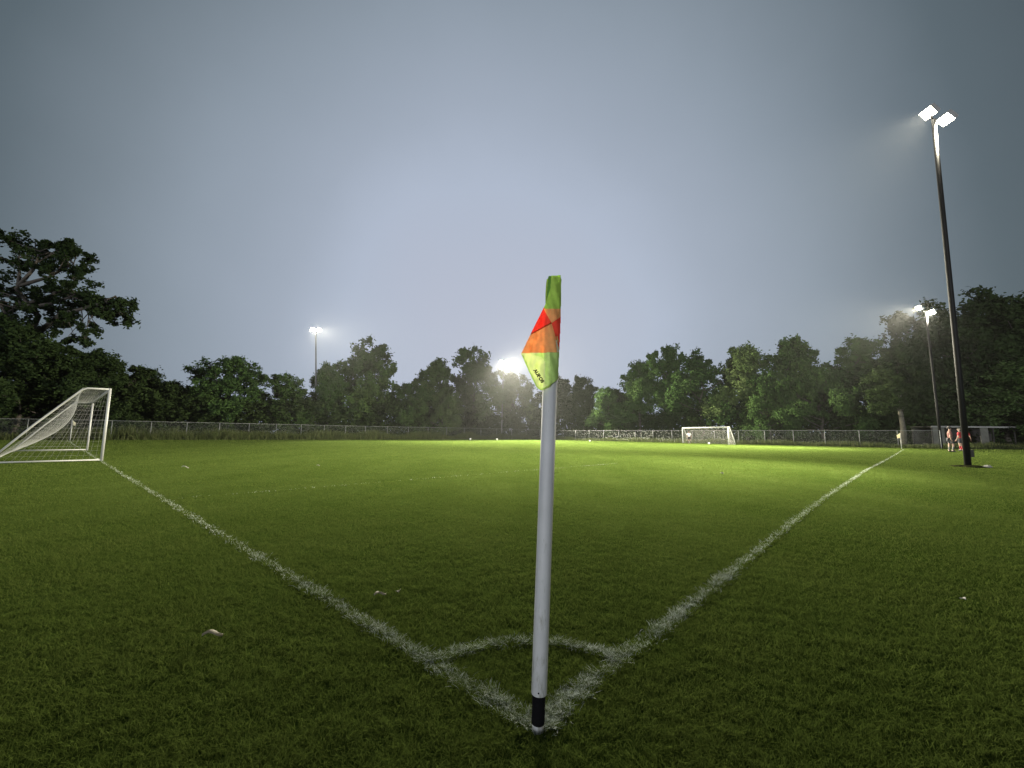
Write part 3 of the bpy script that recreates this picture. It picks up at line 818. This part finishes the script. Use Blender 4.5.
def person(loc, rz, h, label, shirt, shorts, socks, pose=0):
    r = empty('person', loc, rz); tag(r, label, 'person'); r.scale = (h / 1.78,) * 3
    s = {0: 0.0, 1: 0.14}[pose]
    J = {'pelvis': ((0, 0, .95), (.15, .11)), 'waist': ((0, 0, 1.10), (.135, .10)), 'chest': ((0, .01, 1.32), (.165, .115)), 'neck0': ((0, .01, 1.47), .065), 'neck': ((0, 0, 1.53), .052),
         'chin': ((0, -.025, 1.59), .062), 'head': ((0, -.01, 1.68), (.078, .095)), 'crown': ((0, 0, 1.75), .06), 'nose': ((0, -.105, 1.655), .016)}
    E_ = [('pelvis', 'waist'), ('waist', 'chest'), ('chest', 'neck0'), ('neck0', 'neck'), ('neck', 'chin'), ('chin', 'head'), ('head', 'crown'), ('head', 'nose')]
    for sd, q in ((-1, 'l'), (1, 'r')):
        fw = -s if sd > 0 else s
        J['sh' + q] = ((sd * .19, .01, 1.41), .062); J['el' + q] = ((sd * .27, .03 + fw * .3, 1.13), .043); J['wr' + q] = ((sd * .27, -.10 + fw, .90), .03)
        J['palm' + q] = ((sd * .265, -.14 + fw, .83), (.018, .036))
        E_ += [('chest', 'sh' + q), ('sh' + q, 'el' + q), ('el' + q, 'wr' + q), ('wr' + q, 'palm' + q)]
        for fi, (dx, ln) in enumerate(((-.03, .075), (-.010, .085), (.012, .08), (.032, .062))):
            k1, k2 = 'f%d%s' % (fi, q), 'g%d%s' % (fi, q)
            J[k1] = ((sd * .262, -.155 + fw + dx, .83 - ln * .6), .010); J[k2] = ((sd * .255, -.165 + fw + dx, .83 - ln * 1.05), .008)
            E_ += [('palm' + q, k1), (k1, k2)]
        J['t' + q] = ((sd * .24, -.19 + fw, .82), .011); E_.append(('palm' + q, 't' + q))
        J['hip' + q] = ((sd * .095, 0, .90), .09); J['kn' + q] = ((sd * .115, -.03 - fw * .6, .50), .058); J['an' + q] = ((sd * .12, .03 - fw * .4, .09), .04); J['he' + q] = ((sd * .12, .06 - fw * .4, .045), .04); J['to' + q] = ((sd * .135, -.15 - fw * .4, .035), .035)
        E_ += [('pelvis', 'hip' + q), ('hip' + q, 'kn' + q), ('kn' + q, 'an' + q), ('an' + q, 'he' + q), ('an' + q, 'to' + q)]
    skin_body('body', J, E_, M['skin'], r)
    g = lambda k, ad: (J[k][0], tuple(x + ad for x in J[k][1]) if isinstance(J[k][1], tuple) else J[k][1] + ad)
    mixp = lambda a, b, t: tuple(J[a][0][i] * (1 - t) + J[b][0][i] * t for i in range(3))
    S = {'chest': g('chest', .03), 'waist': g('waist', .035), 'pelvis': ((0, 0, .93), (.175, .13)), 'neck0': ((0, .01, 1.46), .08)}
    SE = [('chest', 'waist'), ('waist', 'pelvis'), ('chest', 'neck0')]
    for q in 'lr':
        S['sh' + q] = g('sh' + q, .022); S['sl' + q] = (mixp('sh' + q, 'el' + q, .75), .068); SE += [('chest', 'sh' + q), ('sh' + q, 'sl' + q)]
    skin_body('shirt', S, SE, shirt, r)
    T = {'pelvis': g('pelvis', .035)}; TE = []
    for q in 'lr':
        T['hip' + q] = g('hip' + q, .028); T['th' + q] = (mixp('hip' + q, 'kn' + q, .8), .10); TE += [('pelvis', 'hip' + q), ('hip' + q, 'th' + q)]
    skin_body('shorts', T, TE, shorts, r)
    for q in 'lr':
        skin_body('sock', {'a': (mixp('kn' + q, 'an' + q, .2), .058), 'b': (mixp('kn' + q, 'an' + q, .55), .056), 'c': g('an' + q, .010)}, [('a', 'b'), ('b', 'c')], socks, r, 1)
        skin_body('boot', {'a': g('an' + q, .012), 'b': g('he' + q, .012), 'c': g('to' + q, .012)}, [('a', 'b'), ('a', 'c')], M['dark_cloth'], r, 1)
    skin_body('hair', {'a': ((0, .02, 1.735), (.092, .10)), 'b': ((0, .055, 1.66), (.085, .06)), 'c': ((0, .0, 1.765), .07)}, [('a', 'b'), ('a', 'c')], M['hair'], r)
person((22.75, 54.6, 0), R(-20), 1.62, 'person in a white shirt standing inside the far goal', M['white_cloth'], M['dark_cloth'], M['dark_cloth'])
person((32.65, 31.7, 0), R(60), 1.84, 'person in a pale pink shirt and dark shorts walking left of the near right mast', M['pinkish'], M['dark_cloth'], M['concrete'], 1)
person((36.45, 34.6, 0), R(200), 1.84, 'person in a red shirt with back turned, left of the dark mast', M['red'], M['dark_cloth'], M['red'])
person((37.2, 34.9, 0), R(120), 1.80, 'person in a red shirt half hidden behind the dark mast', M['red'], M['dark_cloth'], M['dark_cloth'])

# ------------------------------------------------------------------ team shelter at the right
def shelter():
    r = empty('team_shelter', (48.6, 45.0, 0), R(-2)); tag(r, 'low open team shelter with pale roof edge under the trees at right', 'shelter')
    MB().box((0, .9, 2.22), (8.6, 2.5, .08)).build('roof', M['dark_wood'], r)
    MB().box((0, -.375, 2.22), (8.7, .045, .17)).build('fascia', M['roof_edge'], r)
    MB().box((0, 2.05, 1.05), (8.4, .1, 2.1)).build('back_wall', M['dark_wood'], r)
    for x, wd in ((-3.55, 1.3), (1.15, .8)):
        MB().box((x, -.2, 1.06), (wd, .08, 2.1)).build('front_panel', M['concrete'], r, False, .01)
    for x in (-4.2, -1.4, 2.0, 4.15):
        MB().box((x, -.25, 1.07), (.1, .1, 2.14)).build('post', M['dark_wood'], r)
    b = MB(); b.box((0, 1.2, .45), (7.6, .4, .06))
    for x in (-3.4, 0, 3.4): b.box((x, 1.2, .21), (.08, .34, .42))
    b.build('bench', M['concrete'], r)
shelter()

# ------------------------------------------------------------------ trees
def leaf_quads(C, rad, n_each, size, flat=0.75, seed=0):
    """leaf faces scattered through clumps: centres C (m,3), radii rad (m,)"""
    q = np.random.RandomState(seed)
    m = len(C); tot = int(m * n_each)
    ci = q.randint(0, m, tot)
    # every clump is a handful of twigs, every twig a loose spray of leaves
    tw = q.randn(m, 7, 3); tw *= (0.35 + 0.65 * q.rand(m, 7, 1)) / np.linalg.norm(tw, axis=2)[:, :, None]
    dr = q.randn(tot, 3) * (0.16 + 0.20 * q.rand(tot, 1))
    P = C[ci] + (tw[ci, q.randint(0, 7, tot)] * 1.15 + dr) * rad[ci][:, None] * np.array([1, 1, flat])
    a = q.randn(tot, 3); a[:, 2] *= .6; a /= np.linalg.norm(a, axis=1)[:, None]
    b = q.randn(tot, 3); b -= a * (a * b).sum(1)[:, None]; b /= np.linalg.norm(b, axis=1)[:, None]
    s = size * (0.6 + .8 * q.rand(tot))[:, None]
    v = np.stack([P - a * s * .62, P + b * s * .32 - a * s * .05, P + a * s * .62, P - b * s * .32 - a * s * .05], 1).reshape(-1, 3)
    f = np.arange(tot * 4).reshape(-1, 4)
    clump = q.rand(m)
    t = np.clip(.65 * clump[ci] + .35 * q.rand(tot), 0, 1)
    return v, f, np.repeat(t, 4)

def tree_proto(seed, lobes, base=0.18, nl=74, leaves=120, size=.034, crad=.085, trunk=.020, spread=1.0, extra=None, gap=0.0, wisps=8):
    """unit-height tree (1 m tall, scaled later): returns trunk mesh, crown mesh. lobes: (x,y,z,rx,rz)"""
    q = random.Random(seed)
    tb = MB()
    tp = [Vector((0, 0, -.01))]
    for k in range(1, 8):
        tp.append(Vector((q.uniform(-.02, .02) * k * .5, q.uniform(-.02, .02) * k * .5, .80 * k / 7)))
    tb.tube(tp, [trunk * (1.25 if i == 0 else 1) * (1 - .85 * i / 7) + .002 for i in range(8)], 9)
    C, rad = [], []
    lim = []
    for (lx, ly, lz, rx, rz) in lobes:
        # a limb from the trunk into every lobe
        zz = max(base, min(.7, lz - rx * .8)); i = min(6, int(zz / .80 * 7)); st = tp[i].lerp(tp[i + 1], zz / .80 * 7 - i)
        en = Vector((lx, ly, lz)); mid = st.lerp(en, .5) + Vector((0, 0, -.03 * (en - st).length)) + Vector((q.uniform(-.02, .02), q.uniform(-.02, .02), 0))
        tb.tube([st, mid, en], [trunk * .42, trunk * .28, trunk * .10], 6)
        k = max(3, int(nl * (rx / .25) ** 1.6 / max(1, len(lobes)) * 3.2))
        for _ in range(k):
            for tries in range(9):
                d = Vector((q.gauss(0, 1), q.gauss(0, 1), q.gauss(0, 1))).normalized() * (q.random() ** .33)
                c = en + Vector((d.x * rx, d.y * rx, d.z * rz))
                if c.z > base * .6: break
            C.append(c); rad.append(crad * q.uniform(.55, 1.15))
            if q.random() < .55: tb.tube([en.lerp(st, q.uniform(0, .5)), c.lerp(en, .4) + Vector((0, 0, -.01)), c], [trunk * .14, trunk * .09, trunk * .04], 4, False)
    # thin outer wisps that break the outline
    for _ in range(wisps):
        (lx, ly, lz, rx, rz) = q.choice(lobes)
        d = Vector((q.gauss(0, 1), q.gauss(0, 1), abs(q.gauss(0, 1)) + .2)).normalized()
        en = Vector((lx, ly, lz)); c = en + Vector((d.x * rx, d.y * rx, d.z * rz)) * q.uniform(1.05, 1.22)
        tb.tube([en, en.lerp(c, .6), c], [trunk * .12, trunk * .07, trunk * .03], 4, False)
        for t in (.82, .92, 1.0):
            C.append(en.lerp(c, t) + Vector((q.uniform(-.02, .02), 0, 0))); rad.append(crad * q.uniform(.25, .5))
    if extra: extra(tb, C, rad, q)
    v, f, t = leaf_quads(np.array([tuple(c) for c in C]), np.array(rad), leaves, size, .85, seed)
    cm = np_mesh('crown', v, f, colors=t)
    tm = bpy.data.meshes.new('trunk'); tm.from_pydata([tuple(x) for x in tb.v], [], tb.f); tm.update()
    tm.polygons.foreach_set('use_smooth', [True] * len(tm.polygons))
    return tm, cm

def lobes_round(seed, n, w, zlo, zhi, r):
    q = random.Random(seed * 13 + 5); L = []
    for i in range(n):
        t = (i + .5) / n; z = zlo + (zhi - zlo) * t
        wd = w * 1.12 * math.sqrt(1 - (2 * (0.33 + .60 * t) - 1) ** 2)
        a = i * 2.4 + q.uniform(-.5, .5); k = q.uniform(.45, .95)
        rr = r * q.uniform(.75, 1.2)
        L.append((wd * k * math.cos(a), wd * k * math.sin(a), min(z, 1 - rr * .85), rr, rr * .8))
    L.append((q.uniform(-.04, .04), 0, 1 - r * .75, r * .9, r * .75))
    return L
PROTO = []
for k, (n, w_, zlo, zhi, r_, sz, lv, ws) in enumerate([(11, .30, .25, .86, .17, .024, 220, 10), (9, .26, .30, .88, .15, .024, 220, 14), (13, .36, .18, .84, .19, .024, 220, 8),
                                                    (8, .22, .32, .90, .14, .023, 220, 18), (12, .40, .20, .80, .20, .022, 300, 9), (10, .33, .22, .85, .16, .023, 220, 12)]):
    PROTO.append(tree_proto(100 + k, lobes_round(k, n, w_, zlo, zhi, r_), size=sz, leaves=lv, wisps=ws))
for tm, cm in PROTO: tm.materials.append(M['bark']); cm.materials.append(M['leaf'])

used = set()
def tree(px, top, depth, wscale, k, label, mat=None, trunk_mat=None, rz=None, name='tree'):
    hz = 434 + .01 * (px - 512)
    H = 1 + (hz - top) * depth / F_PX * 1.02
    x = (px - 512) / F_PX * depth * (1.0)
    r = empty(name, (x, depth, 0), rz if rz is not None else rnd.uniform(0, 6.28)); r.scale = (H * wscale, H * wscale, H)
    tag(r, label, 'tree', 'trees beyond the fence')
    tm, cm = PROTO[k]
    t = bpy.data.objects.new('trunk', tm); c = bpy.data.objects.new('crown', cm)
    for o in (t, c): col.objects.link(o); o.parent = r
    if mat:
        c.material_slots[0].link = 'OBJECT'; c.material_slots[0].material = mat
    if trunk_mat:
        t.material_slots[0].link = 'OBJECT'; t.material_slots[0].material = trunk_mat
    return r

def fdepth(px):
    k = (px - 512) / F_PX
    a, b = (FA, FB) if px < 540 else (FB, FC)
    d = b - a
    t = (k * a[1] - a[0]) / (d[0] - k * d[1])
    return a[1] + d[1] * t
LP, LD = M['leaf_pale'], M['leaf_dark']
TREES = [
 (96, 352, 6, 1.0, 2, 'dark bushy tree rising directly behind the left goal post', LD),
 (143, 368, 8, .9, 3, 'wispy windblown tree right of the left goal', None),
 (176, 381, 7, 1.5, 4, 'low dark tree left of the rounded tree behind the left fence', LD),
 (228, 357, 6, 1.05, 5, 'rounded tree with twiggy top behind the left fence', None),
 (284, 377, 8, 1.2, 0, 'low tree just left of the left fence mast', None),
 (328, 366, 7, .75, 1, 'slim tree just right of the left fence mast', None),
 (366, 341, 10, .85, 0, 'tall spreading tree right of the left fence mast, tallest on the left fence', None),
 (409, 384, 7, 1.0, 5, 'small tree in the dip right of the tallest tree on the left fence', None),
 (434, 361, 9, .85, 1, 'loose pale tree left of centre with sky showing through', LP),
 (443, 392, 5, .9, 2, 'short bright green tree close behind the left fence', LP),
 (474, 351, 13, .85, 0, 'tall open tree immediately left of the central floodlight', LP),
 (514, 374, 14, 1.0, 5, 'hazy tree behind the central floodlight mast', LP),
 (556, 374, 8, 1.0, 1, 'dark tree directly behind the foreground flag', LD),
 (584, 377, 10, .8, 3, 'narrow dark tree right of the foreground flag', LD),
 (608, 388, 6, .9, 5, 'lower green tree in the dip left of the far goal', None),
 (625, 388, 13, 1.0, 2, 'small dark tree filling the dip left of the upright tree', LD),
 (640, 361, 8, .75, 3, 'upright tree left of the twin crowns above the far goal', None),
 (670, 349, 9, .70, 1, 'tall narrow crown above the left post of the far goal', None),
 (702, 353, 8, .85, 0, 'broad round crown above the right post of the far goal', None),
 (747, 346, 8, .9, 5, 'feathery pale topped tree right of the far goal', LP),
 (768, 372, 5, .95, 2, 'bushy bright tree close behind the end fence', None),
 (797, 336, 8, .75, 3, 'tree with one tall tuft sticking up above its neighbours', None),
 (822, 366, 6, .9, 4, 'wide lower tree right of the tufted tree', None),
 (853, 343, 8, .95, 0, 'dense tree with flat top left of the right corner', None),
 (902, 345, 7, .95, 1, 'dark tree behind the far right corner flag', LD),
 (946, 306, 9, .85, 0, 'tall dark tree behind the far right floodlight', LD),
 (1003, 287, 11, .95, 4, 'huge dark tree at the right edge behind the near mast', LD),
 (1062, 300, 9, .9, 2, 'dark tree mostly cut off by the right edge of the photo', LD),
]
for px, top, dd, ws, k, lab, mat in TREES:
    dep = fdepth(px) + dd if px < 930 else 43 + dd
    tree(px, top, dep, ws, k, lab, mat)
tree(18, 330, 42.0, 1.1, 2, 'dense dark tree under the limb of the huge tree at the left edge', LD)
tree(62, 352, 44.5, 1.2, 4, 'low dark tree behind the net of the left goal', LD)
tree(1006, 366, 47.5, 1.3, 2, 'low brownish bush like tree beside the shelter at right', None)
# pale bare trunk above the far right corner flag
pt = MB().tube([(0, 0, -.1), (.1, 0, 2), (-.05, 0, 4.2), (.15, .1, 6.0)], [.30, .24, .2, .15], 10)
pt.tube([(-.02, 0, 3.6), (.7, .1, 4.6), (1.6, .2, 5.1)], [.12, .09, .05], 7)
r = empty('tree', (42.3, 46.0, 0)); tag(r, 'tree with bare pale trunk just above the far right corner flag', 'tree', 'trees beyond the fence')
pt.build('trunk', M['bark_pale'], r, True)
cq = np.random.RandomState(5); Cc = np.c_[cq.randn(26) * 1.7, cq.randn(26) * 1.1, 3.9 + cq.rand(26) * 4.2]
v, f, t = leaf_quads(Cc, np.full(26, .8), 190, .26, .8, 77)
link_mesh('crown', np_mesh('crown', v, f, colors=t), LD, r)

# the big tree at the left edge with one long limb reaching right
def big_left():
    H = 23.4
    def ex(tb, C, rad, q):
        pts = [Vector((.06, 0, .50)), Vector((.16, -.02, .575)), Vector((.27, -.03, .60)), Vector((.345, -.03, .625)), Vector((.42, -.03, .665))]
        tb.tube(pts, [.012, .009, .007, .005, .002], 7)
        for _ in range(26):
            c = Vector((q.uniform(.31, .455), q.uniform(-.08, .05), q.uniform(.56, .665)))
            C.append(c); rad.append(q.uniform(.018, .036))
            tb.tube([pts[3].lerp(pts[4], q.random()), c], [.003, .001], 4, False)
        for _ in range(12):
            c = Vector((q.uniform(.18, .33), q.uniform(-.08, .05), q.uniform(.43, .56))); C.append(c); rad.append(q.uniform(.015, .03))
            tb.tube([pts[1].lerp(pts[3], q.random()), c], [.003, .001], 4, False)
    lob = [(-.1, 0, .86, .15, .12), (.06, -.05, .87, .13, .10), (.17, 0, .83, .10, .08), (-.2, .1, .72, .17, .14), (.10, .05, .73, .13, .10), (.20, 0, .68, .09, .06),
           (-.05, -.1, .62, .17, .12), (.14, .0, .58, .11, .06), (-.25, 0, .52, .18, .14), (-.02, 0, .47, .17, .12), (.08, -.05, .36, .15, .12), (-.2, 0, .33, .18, .14), (.02, 0, .22, .2, .13)]
    tm, cm = tree_proto(501, lob, base=.14, nl=150, leaves=150, size=.0125, crad=.034, trunk=.022, extra=ex, wisps=26)
    tm.materials.append(M['bark']); cm.materials.append(LD)
    r = empty('tree', (-53.2, 45.5, 0)); r.scale = (H,) * 3
    tag(r, 'huge dark tree at the left edge with a leafy limb reaching right', 'tree', 'trees beyond the fence')
    for nme, me in (('trunk', tm), ('crown', cm)):
        o = bpy.data.objects.new(nme, me); col.objects.link(o); o.parent = r
big_left()
# trunk at the right edge
# undergrowth: one continuous leafy wall behind the fences
def undergrowth():
    q = np.random.RandomState(31); C, rad = [], []
    path = [np.array([-72., 22.]), np.array([-46., 45.]), FB + np.array([-4, 5.5]), FB + np.array([2, 7]), np.array([45.5, 47.5]), np.array([75., 47.])]
    for a, b in zip(path[:-1], path[1:]):
        L = np.linalg.norm(b - a); d = (b - a) / L; nn = np.array([-d[1], d[0]])
        for _ in range(int(L * 44)):
            t = q.rand(); hgt = 3.6 + 3.6 * vnoise(np.array([[t * L, a[0]]]), 6.0, 3)[0]
            p = a + d * (t * L) + nn * q.uniform(-.6, 6.0)
            C.append((p[0], p[1], .25 + hgt * q.rand() ** 1.2)); rad.append(q.uniform(.5, 1.0))
    v, f, t = leaf_quads(np.array(C), np.array(rad), 30, .34, .8, 9)
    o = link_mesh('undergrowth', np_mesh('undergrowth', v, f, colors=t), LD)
    tag(o, 'dark tangled undergrowth filling the gaps below the trees behind the fences', 'undergrowth', kind='stuff')
undergrowth()
def rough():
    q = np.random.RandomState(8); n = 46000
    segs = [(FA, np.array([-40.4, 43.0])), (np.array([-40.4, 43.0]), FB), (FB, FC), (FC, np.array([70, 44.]))]
    Ls = np.array([np.linalg.norm(b - a) for a, b in segs]); si = q.choice(len(segs), n, p=Ls / Ls.sum())
    A = np.array([s[0] for s in segs])[si]; B = np.array([s[1] for s in segs])[si]; d = (B - A) / np.linalg.norm(B - A, axis=1)[:, None]
    nn = np.c_[-d[:, 1], d[:, 0]]
    P = A + (B - A) * q.rand(n)[:, None] + nn * (q.rand(n) * 2.4 - .5)[:, None]
    hh = np.where(si < 2, 1.0, .5) * (.35 + .9 * q.rand(n)) * (.45 + .9 * vnoise(P, 2.5, 2)); th = q.rand(n) * 6.28; wd = .02 + .03 * q.rand(n)
    S = np.c_[np.cos(th), np.sin(th)] * wd[:, None]; ln = q.randn(n, 2) * (hh * .3)[:, None]
    z = np.zeros(n)
    v = np.stack([np.c_[P - S, z], np.c_[P + S, z], np.c_[P + ln + S * .2, hh], np.c_[P + ln - S * .2, hh]], 1).reshape(-1, 3)
    me = np_mesh('rough_grass', v, np.arange(n * 4).reshape(-1, 4), colors=np.repeat(q.rand(n), 4))
    tag(link_mesh('rough_grass', me, M['tall_grass']), 'unmown rough grass along the foot of the fences', 'grass', kind='stuff')
rough()

# ------------------------------------------------------------------ damp evening air
hb = MB().box((0, 65, 16), (380, 260, 36)).build('haze', None)
hb.data.materials.clear()
m, nt, b, out = new_mat('haze'); nt.nodes.remove(b)
pv = nt.nodes.new('ShaderNodeVolumePrincipled'); pv.inputs['Density'].default_value = HAZE_D; pv.inputs['Color'].default_value = (.93, .95, .97, 1); pv.inputs['Anisotropy'].default_value = 0.7
nt.links.new(pv.outputs[0], out.inputs['Volume']); hb.data.materials.append(m)
tag(hb, kind='stuff'); hb['label'] = 'thin damp haze filling the evening air'; hb['category'] = 'haze'
